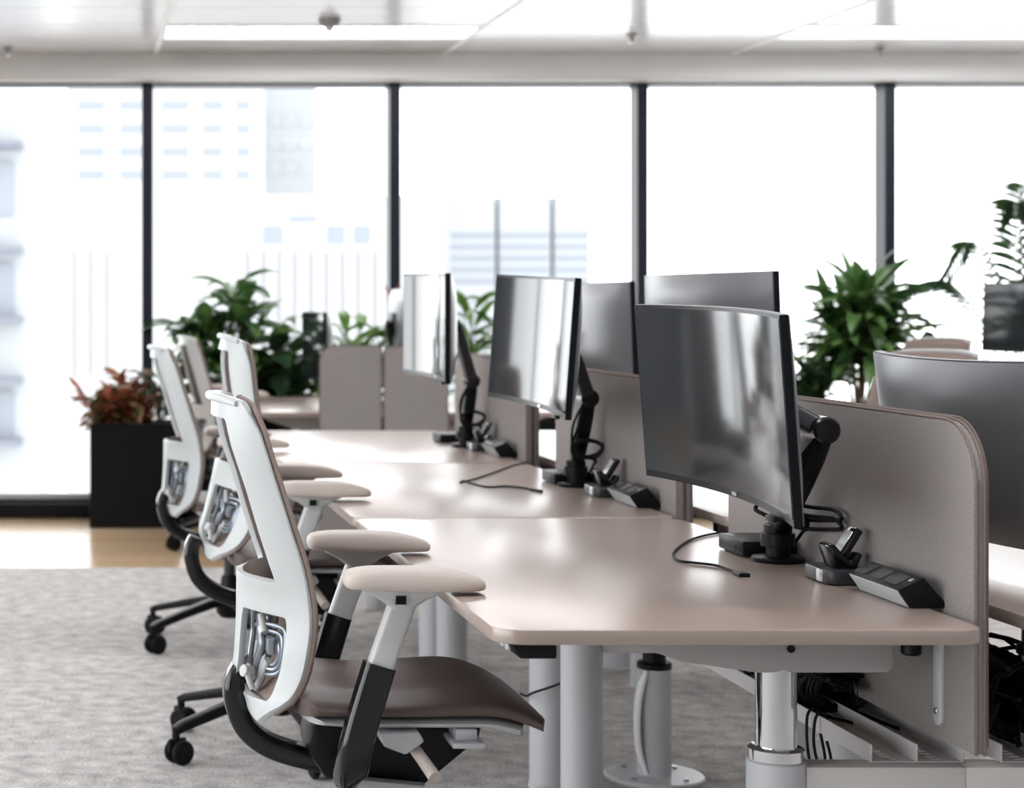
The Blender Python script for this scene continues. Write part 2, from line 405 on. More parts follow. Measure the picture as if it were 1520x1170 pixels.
# cable trays, spine post, cables
def make_tray():
    t = thing('cable_tray', '', 'cable tray'); L = .56
    b = B()
    for x in (-.081, -.001, .079): box(b, x, x + .0035, -L, L, 0, .032, .001)
    obj('side_wall', b, 'tray', t, smooth=False)
    b = B()
    # perforated floor: strips with a row of slots in each channel
    for c in (-.04, .04):
        for sx in (-1, 1): box(b, c + sx * .0235 - .014, c + sx * .0235 + .014, -L, L, 0, .002)
        n = 56
        for k in range(n):
            y = -L + 2 * L * k / n; box(b, c - .0105, c + .0105, y, y + 2 * L / n * .52, 0, .002)
    obj('perforated_floor', b, 'tray', t, smooth=False)
    return t
tr = make_tray(); tr.location = (1.462, 3.86, .456); tr['group'] = 'cable trays'
tr['label'] = 'white perforated cable tray under the nearest desk'
dup(tr, loc=(1.462, 5.45, .456), label='white cable tray under the second desk')
dup(tr, loc=(1.69, 3.86, .456), label='white cable tray beyond the screens at the right edge')

def cables(name, label, seed, n, c, ext, r=.004, parent=None):
    rnd = random.Random(seed); b = B()
    for k in range(n):
        y = -ext[1]; P = []
        px, pz = rnd.uniform(-1, 1) * ext[0], rnd.uniform(.1, .9) * ext[2]
        m = rnd.randint(5, 8)
        for i in range(m):
            P.append((max(-ext[0], min(ext[0], px + rnd.uniform(-.6, .6) * ext[0])), -ext[1] + 2 * ext[1] * (i + rnd.uniform(-.3, .3)) / (m - 1), max(.006, min(ext[2], pz + rnd.uniform(-.5, .5) * ext[2]))))
        tube(b, smooth_path(P, 5), r * rnd.uniform(.8, 1.4), 6)
    # the fat coiled hank in the middle
    for k in range(64):
        y0 = -ext[1] * .85 + rnd.uniform(0, .5) * ext[1]; a0 = rnd.uniform(0, 6); rad = ext[0] * rnd.uniform(.55, .85); zr = ext[2] * rnd.uniform(.3, .46)
        P = [(rad * math.cos(a0 + a * .55), y0 + a * .006 * rnd.uniform(.6, 1.3), ext[2] * .5 + zr * math.sin(a0 + a * .55)) for a in range(14)]
        tube(b, smooth_path(P, 2), r * 1.2, 6)
    o = obj(name, b, 'black_rough', None, c)
    return tag(o, label, 'cables')
cables('cable_bundle', 'tangled hank of black cables lying in the tray under the nearest desk', 3, 16, (1.462, 3.93, .459), (.068, .36, .11))
cables('cable_bundle', 'tangled black cables beyond the screens at the right edge', 5, 22, (1.69, 3.72, .459), (.075, .4, .17))
cables('cable_bundle', 'black cables in the tray under the second desk', 8, 10, (1.462, 5.45, .459), (.06, .4, .06))
b = B()
tube(b, smooth_path([(1.395, 3.52, .475), (1.384, 3.52, .494), (1.371, 3.52, .485), (1.364, 3.51, .44), (1.37, 3.5, .40), (1.383, 3.5, .392), (1.392, 3.5, .41), (1.388, 3.51, .445)]), .0028, 8)
tube(b, smooth_path([(1.396, 3.56, .475), (1.385, 3.56, .494), (1.371, 3.56, .48), (1.368, 3.55, .42), (1.376, 3.54, .375), (1.389, 3.54, .37), (1.397, 3.54, .40), (1.392, 3.55, .45)]), .0028, 8)
tag(obj('hanging_cable', b, 'black_rough'), 'thin black cable loops hanging beside the tray of the nearest desk', 'cable')
b = B()
tube(b, smooth_path([(1.36, 4.7, .5), (1.33, 4.68, .45), (1.29, 4.67, .40), (1.24, 4.66, .35), (1.215, 4.8, .29), (1.16, 4.832, .262), (1.147, 4.85, .25), (1.142, 4.9, .245)]), .0032, 8)
tag(obj('leg_cable', b, 'black_rough'), 'thin black cable slung between the two grey legs at centre', 'cable')
t = thing('cable_post', 'round grey floor post with a disc base and black cap between the benches', 'post', (1.52, 5.0, 0))
b = B(); cyl(b, (0, 0, .01), .044, .285, 28, bev=.003); obj('tube', b, 'leg', t)
b = B(); cyl(b, (0, 0, 0), .13, .013, 40, bev=.004); d = obj('disc_base', b, 'leg', t)
b = B()
for a in range(4): cyl(b, (.095 * math.cos(a * 1.57 + .7), .095 * math.sin(a * 1.57 + .7), .013), .007, .004, 10)
obj('screw', b, 'steel', d)
b = B(); cyl(b, (0, 0, .29), .045, .02, 28, bev=.004); cyl(b, (0, 0, .3), .03, .16, 20); obj('cap', b, 'black', t)
b = B(); sweep(b, smooth_path([(-.03, -.02, .29), (-.047, -.02, .22), (-.052, -.02, .15), (-.047, -.02, .08), (-.03, -.02, .02)]), rrect(-.02, .02, -.005, .005, .004, 3), (0, 1, 0)); obj('cable_cover', b, 'paper', t)

# ------------------------------------------------------------------ monitors
SW, SH, SAG = .81, .366, .045
def make_monitor():
    t = thing('monitor', '', 'monitor')
    nx, nz = 28, 10
    fy = lambda x: SAG * (1 - (2 * x / SW) ** 2)         # +y is the back, edges come forward (-y)
    def slab(x0, x1, z0, z1, yf, yb):
        b = B()
        rings = []
        for i in range(nx + 1):
            x = x0 + (x1 - x0) * i / nx
            y = fy(x)
            rings.append([Vector((x, y + yf, z0)), Vector((x, y + yf, z1)), Vector((x, y + yb, z1)), Vector((x, y + yb, z0))])
        loft(b, rings); return b
    w, h = SW / 2, SH / 2
    obj('bezel', slab(-w, w, -h, h, 0, .016), 'bezel', t, angle=30)
    obj('screen', slab(-w + .006, w - .006, -h + .014, h - .007, -.0012, .004), 'screen', t, angle=30)
    b = B(); lip = slab(-w + .05, w - .05, -h - .003, -h + .003, -.001, .012); lip.free()
    # back shell: bulging surface
    rings = []
    for i in range(nx + 1):
        x = (-w + .002) + (SW - .004) * i / nx; u = abs(2 * x / SW); r = []
        for j in range(nz + 1):
            z = -h + .002 + (SH - .004) * j / nz; q = abs(2 * z / SH)
            bul = .002 + .03 * (max(0, 1 - u ** 3.0) * max(0, 1 - q ** 4)) ** .8
            r.append(Vector((x, fy(x) + .016 + bul, z)))
        r += [Vector((x, fy(x) + .012, h - .002)), Vector((x, fy(x) + .012, -h + .002))]
        rings.append(r)
    loft(b, rings); obj('back_shell', b, 'shell', t, angle=50)
    b = B(); box(b, -.06, .06, SAG + .04, SAG + .056, -.06, .06, .004); obj('mount_plate', b, 'black', t)
    b = B(); box(b, -.012, .012, fy(0) - .002, fy(0), -h + .003, -h + .010); obj('badge', b, 'silver', t)
    b = B(); box(b, w - .16, w - .12, .01, .022, -h - .008, -h + .002, .002); obj('joystick', b, 'black', t)
    return t
mon0 = make_monitor()
def monitor(c, rz, rx, ry, label, group='ultrawide monitors', first=[True]):
    o = mon0 if first[0] else dup(mon0)
    first[0] = False
    o.location = c
    o.rotation_euler = (Matrix.Rotation(R(rz), 3, 'Z') @ Matrix.Rotation(R(ry), 3, 'Y') @ Matrix.Rotation(R(rx), 3, 'X')).to_euler()
    o['label'] = label; o['group'] = group
    bpy.context.view_layer.update()
    return o, o.matrix_basis.copy()
MS = []
MS.append(monitor((1.2, 3.625, 1.0655), -89.3, 4.5, 1.2, 'large curved monitor on the nearest desk, largest screen in view'))
MS.append(monitor((1.242, 5.24, 1.153), -88.3, -3.7, 1.5, 'curved monitor on the second desk, its screen full of pale streaks'))
MS.append(monitor((1.197, 6.6, 1.18), -90, 0, .6, 'curved monitor on the third desk, seen narrowest, before the left end panels'))
MS.append(monitor((1.838, 3.87, .972), 90, -8, 0, 'dark monitor seen from behind at the right edge, curved top towards us'))
MS.append(monitor((1.80, 5.38, 1.163), 97, -2, 0, 'grey back of a monitor rising behind the nearest monitor'))
MS.append(monitor((1.83, 6.66, 1.15), 92, -2, 0, 'grey back of a monitor between the two nearest screens'))
MS.append(monitor((1.215, 9.9, 1.03), -89, 0, 0, 'small distant monitor seen edge on beside the left end panel'))
MS.append(monitor((1.72, 9.85, 1.15), 92, 0, 0, 'pale back of a distant monitor left of the third screen'))
MS.append(monitor((4.84, 9.72, 1.185), -90, -2, 0, 'dark navy monitor at the far right edge before the palm'))

def arm(base, elbow, mon, s=1):
    # s: +1 arm of the left row, -1 of the opposite row; the arm carries the monitor and belongs to it
    bx, by = base; mo, mm = mon
    inv = mm.inverted() @ Matrix.Translation((bx, by, .73))
    e = Vector(elbow) - Vector((bx, by, .73))
    def part(name, b, m, parent=None):
        if parent is None: b.transform(inv)
        else: b.transform(inv)
        return obj(name, b, m, parent or mo)
    b = B(); lathe(b, [(.05, 0), (.052, .003), (.052, .009), (.048, .012)], 32); ba = part('stand_base', b, 'black')
    b = B(); lathe(b, [(.024, .01), (.024, .03), (.034, .032), (.034, .058), (.028, .06), (.028, .075), (.02, .078)], 28); part('post', b, 'black', ba)
    b = B(); a0 = Vector((0, 0, .07)); m = e - a0
    sweep(b, [a0, a0 + m * .12, a0 + m * .55, a0 + m * .8, a0 + m * .97], rrect(-.026, .026, -.019, .019, .012, 4), (0, 1, 0), lambda k: .85 + .3 * math.sin(k * 2.6)); la = part('lower_arm', b, 'black')
    b = B(); cyl(b, e + Vector((0, -.032, 0)), .026, .064, 24, (0, 1, 0), .004); part('elbow', b, 'black_gloss', la)
    end = mm @ Vector((0, SAG + .075, 0)) - Vector((bx, by, .73))
    b = B(); d = end - e
    sweep(b, [e, e + d * .1, e + d * .5, e + d * .92, end], rrect(-.022, .022, -.02, .02, .009, 4), (0, 1, 0), lambda k: 1.05 - .3 * k); ua = part('upper_arm', b, 'dark_metal')
    b = B(); q = mm @ Vector((0, SAG + .05, 0)) - Vector((bx, by, .73)); tube(b, [end + (end - q) * .3, q], .02, 16); part('swivel_head', b, 'black', ua)
    b = B(); rnd = random.Random(int(by * 100))
    for k in range(3):
        o1 = rnd.uniform(-.012, .012)
        P = [e * .97 + Vector((-.015 * s, -.03, .0)), e * .75 + Vector((-.034 * s + o1, -.032, -.01)), e * .5 + Vector((-.036 * s, -.034 + o1, -.015)), e * .28 + Vector((.0, -.04, .02)), Vector((.045 * s, -.045, .085 + o1)), Vector((.05 * s, .0, .06)), Vector((.04 * s, .04, .02))]
        tube(b, smooth_path(P, 6), .0035, 8)
    for h0 in ((.0, .018) if by < 3.88 else ()):
        P = [Vector((-.04, -.03, .1 + h0)), Vector((-.01, -.05, .085 + h0)), Vector((.03, -.06, .075 + h0)), Vector((.055, -.12, .08 + h0)), Vector((.05, -.2, .092 + h0)), Vector((.05, -.16, .105 + h0)), Vector((.02, -.07, .105 + h0)), Vector((-.03, -.03, .13 + h0)), Vector((-.05, -.01, .11 + h0)), Vector((-.04, -.03, .1 + h0))]
        P = [Vector((p.x * s, p.y, p.z)) for p in P]
        tube(b, smooth_path(P, 6), .0042, 8)
    if not (by < 3.88):
        c0 = e * .42
        tube(b, [c0 + Vector((.045 * math.cos(a * .45) + .01, -.036 + .006 * math.sin(a), .026 * math.sin(a * .45 + .12 * math.sin(a)) + a * .0004)) for a in range(30)], .004, 8)
    part('cables', b, 'black_rough', la)
arm((1.43, 3.87), (1.405, 3.58, 1.02), MS[0])
arm((1.43, 5.45), (1.44, 5.36, .99), MS[1])
arm((1.42, 6.96), (1.43, 6.9, .975), MS[2])
arm((1.63, 3.9), (1.65, 4.0, .95), MS[3], -1)
arm((1.63, 5.5), (1.65, 5.5, .99), MS[4], -1)
arm((1.63, 7.1), (1.65, 7.0, .98), MS[5], -1)
arm((1.43, 9.95), (1.42, 9.9, .95), MS[6])
arm((1.63, 9.95), (1.66, 9.95, .97), MS[7], -1)
arm((5.07, 9.75), (5.05, 9.72, .98), MS[8])

# ------------------------------------------------------------------ desk devices
def make_box():
    t = thing('mini_computer', '', 'mini computer')
    b = B(); box(b, 0, .115, 0, .15, .002, .034, .004); obj('case', b, 'black', t)
    b = B()
    for k in range(2): box(b, -.0008, .002, .015 + k * .022, .027 + k * .022, .013, .022, .0005)
    obj('ports', b, 'black_rough', t)
    b = B(); box(b, .01, .105, .01, .14, 0, .003); obj('feet', b, 'black_rough', t)
    return t
def make_base():
    t = thing('headset_charger', '', 'charging base')
    b = B(); prism(b, rrect(-.005, .085, 0, .13, .018, 5), 'z', .001, .028, .004); obj('base', b, 'dark_metal', t)
    b = B(); box(b, -.0065, -.003, .03, .06, .003, .026, .001); obj('silver_plate', b, 'silver', t)
    b = B(); prism(b, [(.02, .027), (.06, .027), (.072, .055), (.062, .06), (.048, .04), (.018, .075), (.006, .07)], 'y', .03, .085, .004); obj('cradle', b, 'black_gloss', t)
    mt = Matrix.Translation((.024, .055, .03)) @ Matrix.Rotation(R(32), 4, 'Y')
    b = B(); box(b, -.008, .008, -.021, .021, 0, .085, .005, 2, mt); h = obj('handset', b, 'black_gloss', t)
    b = B(); box(b, -.0095, -.0078, -.017, .017, .008, .074, .0006, 1, mt); obj('silver_face', b, 'silver', h)
    return t
def make_module():
    t = thing('power_module', '', 'power module')
    sec = [(.022, 0), (.092, 0), (.045, .054), (.0, .032)]
    b = B(); prism(b, sec, 'y', 0, .215, .003); obj('body', b, 'black', t)
    b = B(); d = Vector((-.022, .032)).normalized()
    prism(b, [(.0205, .001), (.0215, .0015), (.0015, .0305), (.0, .03)], 'y', .006, .209); obj('front_face', b, 'led', t)  # pale colour stands in for the desk reflected in this overhanging face
    b = B()
    for k in range(3):
        y = .03 + k * .066
        prism(b, [(.008, .0365), (.037, .0505), (.0367, .0512), (.0077, .0372)], 'y', y, y + .045)
    obj('socket_cover', b, 'black_gloss', t)
    b = B(); prism(b, [(.026, .0452), (.034, .049), (.0337, .0496), (.0257, .0458)], 'y', .012, .022); obj('mark', b, 'silver', t)
    return t
bx0, ch0, pm0 = make_box(), make_base(), make_module()
names = ('nearest', 'second', 'third')
for k in range(3):
    dy = 1.6 * k
    for proto, x, y, z, l, g in ((bx0, 1.377, 3.925, 0, 'small black mini computer box on the %s desk beside the arm', 'mini computers'), (ch0, 1.405, 3.53, 0, 'headset charging base with a silver handset on the %s desk', 'headset chargers'), (pm0, 1.417, 3.27, 0, 'wedge-shaped black power module at the back of the %s desk', 'power modules')):
        o = proto if k == 0 else dup(proto)
        o.location = (x - (.02 if k == 2 and proto is bx0 else 0), y + dy - (.04 if k == 1 and proto is bx0 else 0), .73); o['label'] = l % names[k]; o['group'] = g
for k in range(3):
    dup(pm0, loc=(1.653, 4.62 + 1.6 * k - .14, .73), rot=(0, 0, math.pi), label='wedge-shaped power module beyond the screens, facing away, at the %s desk' % names[k], group='power modules')
    dup(bx0, loc=(1.72, 4.1 + 1.6 * k, .73), rot=(0, 0, math.pi), label='mini computer box beyond the screens at the %s desk' % names[k], group='mini computers')

def desk_px(x, y, z=.733):
    Y = F * (H - z) / (y - 450); return ((x - 120) * Y / F, Y, z)
def cable_on_desk(pts, plug, label):
    P = [Vector(desk_px(*p)) for p in pts]
    t = thing('desk_cable', label, 'cable', P[0]); o = P[0]
    b = B(); tube(b, smooth_path([p - o for p in P], 8), .0028, 8); obj('cord', b, 'black_rough', t)
    b = B(); d = (P[-1] - P[-2]).normalized(); q = P[-1] - o
    if plug: sweep(b, [q, q + d * .014, q + d * .018, q + d * .045], rrect(-.011, .011, -.0045, .011, .002, 3), (d.y, -d.x, 0), lambda k: .6 if k < .4 else 1)
    else: tube(b, [q, q + d * .055], .005, 10)
    obj('plug', b, 'black', t)
cable_on_desk([(1079, 790), (1050, 794), (1022, 803), (1003, 817), (1000, 826), (1010, 833), (1035, 836), (1065, 840), (1092, 850)], True, 'black cable with a plug looping over the nearest desk')
cable_on_desk([(788, 686), (765, 690), (735, 701), (705, 711), (688, 715), (683, 717), (688, 714), (705, 719), (725, 723), (750, 722), (775, 724), (790, 727)], False, 'thin black cable looping over the second desk')

# ------------------------------------------------------------------ chairs
def lerp(tab, z):      # cubic Hermite through the table
    if z <= tab[0][0]: return tab[0][1]
    if z >= tab[-1][0]: return tab[-1][1]
    n = len(tab)
    def slope(i):
        a, c = tab[max(i - 1, 0)], tab[min(i + 1, n - 1)]
        return (c[1] - a[1]) / (c[0] - a[0])
    for i in range(n - 1):
        (a, p), (c, q) = tab[i], tab[i + 1]
        if z <= c:
            h = c - a; k = (z - a) / h
            return (2 * k ** 3 - 3 * k * k + 1) * p + (k ** 3 - 2 * k * k + k) * h * slope(i) + (3 * k * k - 2 * k ** 3) * q + (k ** 3 - k * k) * h * slope(i + 1)
XE = [(.465, -.262), (.48, -.25), (.51, -.212), (.545, -.192), (.585, -.181), (.67, -.172), (.76, -.185), (.85, -.2125), (.97, -.25), (1.04, -.27), (1.085, -.285)]
DD = [(.465, .004), (.485, .03), (.51, .075), (.535, .1), (.56, .107), (.60, .112), (.67, .116), (.73, .108), (.80, .085), (.9, .08), (1.0, .075), (1.085, .05)]
PW = [(.465, 1.5), (.6, 1.5), (.71, 1.6), (.80, 3.8), (.9, 4), (1.02, 4), (1.085, 2.2)]
WW = [(.465, .15), (.52, .19), (.60, .215), (.72, .222), (.85, .215), (1.0, .2), (1.085, .188)]
def backpt(u, z, off=0):
    return Vector((lerp(XE, z) - lerp(DD, z) * (1 - abs(u) ** lerp(PW, z)) + off, lerp(WW, z) * u, z - .014 * abs(u) ** 4 * max(0, (z - 1.02) / .06)))
def fabpt(u, z):
    return Vector((lerp(XE, z) + .008 - (.035 if z < .8 else .035 - .025 * min(1, (z - .8) / .15)) * (1 - u * u), (lerp(WW, z) + .001) * u, z - .014 * abs(u) ** 4 * max(0, (z - 1.02) / .06)))
def make_chair():
    t = thing('office_chair', '', 'office chair')
    # back frame: two rings sharing the cross bar
    b = B()
    def ring(outer, inner, n=4):
        rs = []
        for k in range(n + 1):
            f = k / n; rs.append([backpt(o[0] + (i[0] - o[0]) * f, o[1] + (i[1] - o[1]) * f) for o, i in zip(outer, inner)])
        return rs
    def two(o, i):
        out_o, out_i = [], []
        for a in range(len(o)):
            p, q = o[a], o[(a + 1) % len(o)]; r, s = i[a], i[(a + 1) % len(i)]
            k = (36 if abs(p[0] - q[0]) > 1.5 else 18) if max(abs(p[0] - q[0]) + abs(p[1] - q[1]), abs(r[0] - s[0]) + abs(r[1] - s[1])) > .12 else 1
            for j in range(k):
                f = j / k
                out_o.append((p[0] + (q[0] - p[0]) * f, p[1] + (q[1] - p[1]) * f)); out_i.append((r[0] + (s[0] - r[0]) * f, r[1] + (s[1] - r[1]) * f))
        return out_o, out_i
    zm = .705
    fr2 = [(rrect(-1, 1, zm, 1.085, (.1, .1, 0, 0)), rrect(-.76, .76, .735, 1.04, (.12, .12, .03, .03))), (rrect(0, 1, .466, zm, (0, 0, 0, .05)), rrect(.15, .77, .502, .668, .035)), (rrect(-1, 0, .466, zm, (0, 0, .05, 0)), rrect(-.77, -.15, .502, .668, .035))]
    for o, i in fr2:
        oo, ii = two(o, i); loft(b, ring(oo, ii), True, False)
    fr = obj('back_frame', b, 'white_frame', t, angle=60)
    bmesh_w = fr.data; w = bmesh.new(); w.from_mesh(bmesh_w); bmesh.ops.remove_doubles(w, verts=w.verts[:], dist=.0004); bmesh.ops.recalc_face_normals(w, faces=w.faces[:])
    w.to_mesh(bmesh_w); w.free()
    m = fr.modifiers.new('thick', 'SOLIDIFY'); m.thickness = .013; m.offset = 0
    m = fr.modifiers.new('bev', 'BEVEL'); m.width = .004; m.segments = 2; m.limit_method = 'ANGLE'; m.angle_limit = R(50)
    # top rail rolled backwards
    b = B(); P = [backpt(u, 1.078, -.004) for u in [-.86 + 1.72 * k / 14 for k in range(15)]]
    sweep(b, P, rrect(-.015, .015, -.008, .008, .007, 4), (1, 0, 0), lambda k: .7 + .3 * math.sin(k * math.pi)); obj('top_rail', b, 'white_frame', t)
    # fabric
    b = B(); n = 20
    rings = [[fabpt(-1.0 + 2.0 * i / n, .485 + .59 * j / 26) for i in range(n + 1)] for j in range(27)]
    loft(b, rings, False, False); fb = obj('back_fabric', b, 'back_fabric', t, angle=80)
    m = fb.modifiers.new('thick', 'SOLIDIFY'); m.thickness = .009; m.offset = 0
    # lumbar adjusters, one in each lower window
    mid = lambda u, z, off=0: backpt(u, z, .022 + off)
    for s in (-1, 1):
        b = B()
        for k in range(3):
            c = .62 - .03 * k
            P = [mid(s * .3, .64 - k * .012), mid(s * (c - .05), .64 - k * .012), mid(s * c, .62 - k * .01), mid(s * c, .57 + k * .006), mid(s * (c - .05), .552 + k * .008), mid(s * .42, .545 + .012 * k)]
            tube(b, smooth_path(P, 6), .0042, 8)
        q = mid(s * .48, .605, -.006); box(b, q.x - .008, q.x + .008, q.y - .022, q.y + .022, q.z - .016, q.z + .016, .005)
        tube(b, smooth_path([mid(s * .2, .655), mid(s * .32, .63, -.008), mid(s * .38, .6, -.01), mid(s * .3, .56, -.006), mid(s * .22, .53)], 6), .006, 8)
        la = obj('lumbar_adjuster', b, 'steel', t)
        kb = B(); q = mid(s * .3, .545, -.012); cyl(kb, q, .012, .022, 16, (-1, s * .6, .3))
        sweep(kb, [q + Vector((-.006, 0, .012)), q + Vector((-.01, s * .01, .0)), q + Vector((0, s * .016, -.03))], rrect(-.009, .009, -.006, .006, .005, 3), (0, 1, 0))
        obj('lumbar_knob', kb, 'arm_grey', la)
        kb = B(); tube(kb, [mid(s * .2, .508), mid(s * .46, .575, -.004)], .0075, 10); obj('lumbar_rod', kb, 'arm_grey', la)
        kb = B(); tube(kb, [mid(s * .25, .655), mid(s * .38, .625, -.006)], .008, 10); obj('lumbar_rod', kb, 'arm_grey', la)
    # J shaped black support rising to the middle of the back
    b = B(); P = smooth_path([(-.286, 0, .545), (-.297, 0, .515), (-.296, 0, .475), (-.275, 0, .425), (-.225, 0, .388), (-.14, 0, .364), (-.03, 0, .347)], 6)
    sweep(b, P, rrect(-.036, .036, -.0215, .0215, .014, 4), (0, 1, 0), lambda k: .8 + .2 * min(1, k * 5)); obj('back_support', b, 'black_gloss', t)
    # seat cushion
    def slab(x0, x1, w, top, bot, pw=5):
        b = B(); rings = []; nx, ny = 26, 16
        for j in range(ny + 1):
            tt = -1 + 2 * j / ny; tt = math.sin(tt * math.pi / 2); r = []
            e = (1 - abs(tt) ** pw) ** .5 if abs(tt) < 1 else 0; e = .25 + .75 * e
            ins = .035 * abs(tt) ** 6
            xs = [x0 + ins + (x1 - x0 - ins * 1.6) * (.5 - .5 * math.cos(math.pi * i / nx)) for i in range(nx + 1)]
            for x in xs:
                a, c = top(x), bot(x); mid = c + (a - c) * .42; r.append(Vector((x, w * tt, mid + (a - mid) * e)))
            for x in reversed(xs[1:-1]):
                a, c = top(x), bot(x); mid = c + (a - c) * .42; r.append(Vector((x, w * tt * .99, mid + (c - mid) * e)))
            rings.append(r)
        loft(b, rings); return b
    def stop(x):
        z = .533 - .012 * math.exp(-((x + .02) / .1) ** 2)
        if x > .13: z -= ((x - .13) / .14) ** 2 * .05
        if x < -.17: z -= ((-.17 - x) / .03) ** 2 * .012
        return z if x < .268 else z - .012
    def sbot(x): return .487 - (max(0, x - .16) / .11) ** 1.6 * .032
    obj('seat', slab(-.20, .272, .238, stop, sbot), 'seat', t, angle=60)
    obj('seat_pan', slab(-.185, .235, .226, lambda x: sbot(x) + .004, lambda x: .468 - max(0, x - .15) * .25 + max(0, -.1 - x) * .1), 'arm_grey', t, angle=60)
    b = B(); prism(b, [(-.13, .345), (.05, .325), (.165, .42), (.175, .462), (-.15, .462), (-.16, .39)], 'y', -.095, .095, .012); obj('tilt_mechanism', b, 'black', t)
    b = B(); prism(b, [(-.1, .335), (.04, .318), (.06, .34), (-.1, .355)], 'y', -.12, .12, .006); obj('mechanism_cover', b, 'leg', t)
    b = B(); tube(b, [(.005, -.1, .452), (.014, -.17, .44), (.03, -.225, .418), (.046, -.275, .394)], .0125, 16, lambda k: .8 + .2 * k); obj('tilt_lever', b, 'arm_pad', t)
    b = B(); prism(b, [(-.05, .465), (.025, .468), (.035, .45), (.0, .425), (-.04, .44)], 'y', -.235, -.17, .005); obj('height_paddle', b, 'leg', t)
    b = B(); box(b, .085, .145, -.24, -.15, .438, .449, .003); box(b, .095, .135, -.22, -.15, .449, .47, .003); obj('seat_slide_paddle', b, 'leg', t)
    # arms
    for s in (-1, 1):
        y = s * .272
        b = B(); rings = []
        tp = lambda x: .777 - .021 * max(0, (x - .01) / .125) ** 2 - .006 * max(0, (-.05 - x) / .07) ** 2
        bt = lambda x: .741 - .005 * math.exp(-((x - .02) / .06) ** 2) - .003 * max(0, (x - .05) / .08)
        for sc_, f in ((.3, 0), (.86, .0), (.955, .1), (1, .34), (1, .55), (.975, .78), (.9, .94), (.72, 1), (.35, 1.03), (.02, 1.04)):
            r = []
            for q in range(44):
                a = 2 * math.pi * q / 44; ca, sa = math.cos(a), math.sin(a); ex = .45
                X = .0075 + .1285 * (1 - (1 - sc_) * .42) * abs(ca) ** ex * (1 if ca > 0 else -1); Y = .046 * sc_ * abs(sa) ** ex * (1 if sa > 0 else -1)
                r.append(Vector((X, y + Y, bt(X) + (tp(X) - bt(X)) * f)))
            rings.append(r)
        loft(b, rings); ar = obj('armrest', b, 'arm_pad', t, angle=60)
        b = B(); rings = []
        for z, x0, x1, hw in ((.699, -.035, .008, .017), (.708, -.04, .012, .019), (.722, -.06, .03, .028), (.735, -.085, .055, .034), (.742, -.09, .065, .034)):
            rings.append([Vector((p[0], p[1], z)) for p in rrect(x0, x1, y - hw, y + hw, .012, 3)])
        loft(b, rings); cap = obj('arm_cap', b, 'arm_grey', ar)
        b = B(); box(b, -.03, -.012, y + s * .022, y + s * .034, .715, .73, .001); obj('height_button', b, 'black', ar)
        b = B(); sweep(b, [(-.058, y, .585), (-.013, y, .712)], rrect(-.0165, .0165, -.024, .024, .009, 4), (0, 1, 0)); obj('arm_post', b, 'arm_grey', ar)
        b = B(); P = smooth_path([(-.055, y, .6), (-.085, y, .5), (-.098, y, .45), (-.102, y * .95, .415), (-.102, y * .8, .385), (-.1, y * .45, .375), (-.09, y * .2, .38)], 6)
        sweep(b, P, rrect(-.021, .021, -.029, .029, .011, 4), (0, 1, 0) if False else (.2, s * .98, .1)); obj('arm_sleeve', b, 'black_gloss', ar)
    # base
    b = B(); cyl(b, (-.05, 0, .21), .021, .15, 20); obj('gas_column', b, 'dark_metal', t)
    b = B(); lathe(b, [(.034, .1), (.05, .12), (.052, .178), (.038, .19), (.032, .25), (.028, .256)], 24, (-.05, 0, 0)); obj('column_cover', b, 'black', t)
    for k in range(5):
        b = B(); P = [(.03, 0, .165), (.1, 0, .155), (.21, 0, .131), (.33, 0, .102), (.352, 0, .092)]
        sweep(b, P, rrect(-.024, .024, -.016, .016, .01, 4), (0, 1, 0), lambda q: 1.1 - .42 * q); lg = obj('base_leg', b, 'black', t)
        b = B(); cyl(b, (.35, 0, .06), .011, .04, 14); box(b, .318, .375, -.007, .007, .035, .072, .006)
        for s in (-1, 1): cyl(b, (.34, s * .009, .034), .034, .02, 26, (0, s, 0), .006)
        obj('caster', b, 'black_rough', lg)
        lg.rotation_euler = (0, 0, R(72 * k)); lg.location = (-.05, 0, 0)
    return t
chair0 = make_chair()
PIV = Vector((-.1, 0, .42))
def chair(c, rz, label, up=0, recl=0, arm_dx=0, arm_dz=0, base=0, proto=[True]):
    o = chair0 if proto[0] else dup(chair0)
    proto[0] = False
    o.location = (c[0], c[1], 0); o.rotation_euler = (0, 0, R(rz)); o['label'] = label; o['group'] = 'white and taupe office chairs'
    k5 = 0
    for k in kids(o):
        n = k.name.split('.')[0]
        if n == 'base_leg':
            k.rotation_euler = (0, 0, R(base + 72 * k5 - rz)); k5 += 1
        elif n in ('back_frame', 'back_fabric', 'top_rail', 'lumbar_adjuster'):
            rot = Matrix.Rotation(R(recl), 3, 'Y'); k.rotation_euler = (0, R(recl), 0)
            k.location = PIV - rot @ PIV + Vector((0, 0, up))
        elif n == 'armrest': k.location = (arm_dx, 0, up + arm_dz)
        elif n == 'column_cover': pass
        elif n == 'gas_column': k.location = (0, 0, up)
        else: k.location = (0, 0, up)
    return o
chair((.60, 3.715), 0, 'nearest office chair, taupe seat and white back, drawn up to the nearest desk', base=40)
chair((.61, 5.33), 0, 'second office chair from the camera, its upright back rising behind the nearest chair', .055, 11, .03, -.05, 211)
chair((.60, 6.97), 1, 'third office chair in the row, white back beside the black planter', .02, 0, 0, -.01, 214)
chair((.83, 9.75), 4, 'farthest office chair at left, mostly hidden behind the third chair', .0, 2, -.04, .05, 205)
chair((2.575, 6.18), 203, 'taupe office chair back beyond the dark monitor at right', .02, 0, 0, -.02, 10)
chair((3.40, 8.0), 195, 'paler office chair back farther off, left of the taupe one at right', .03, 0, 0, -.02, 30)

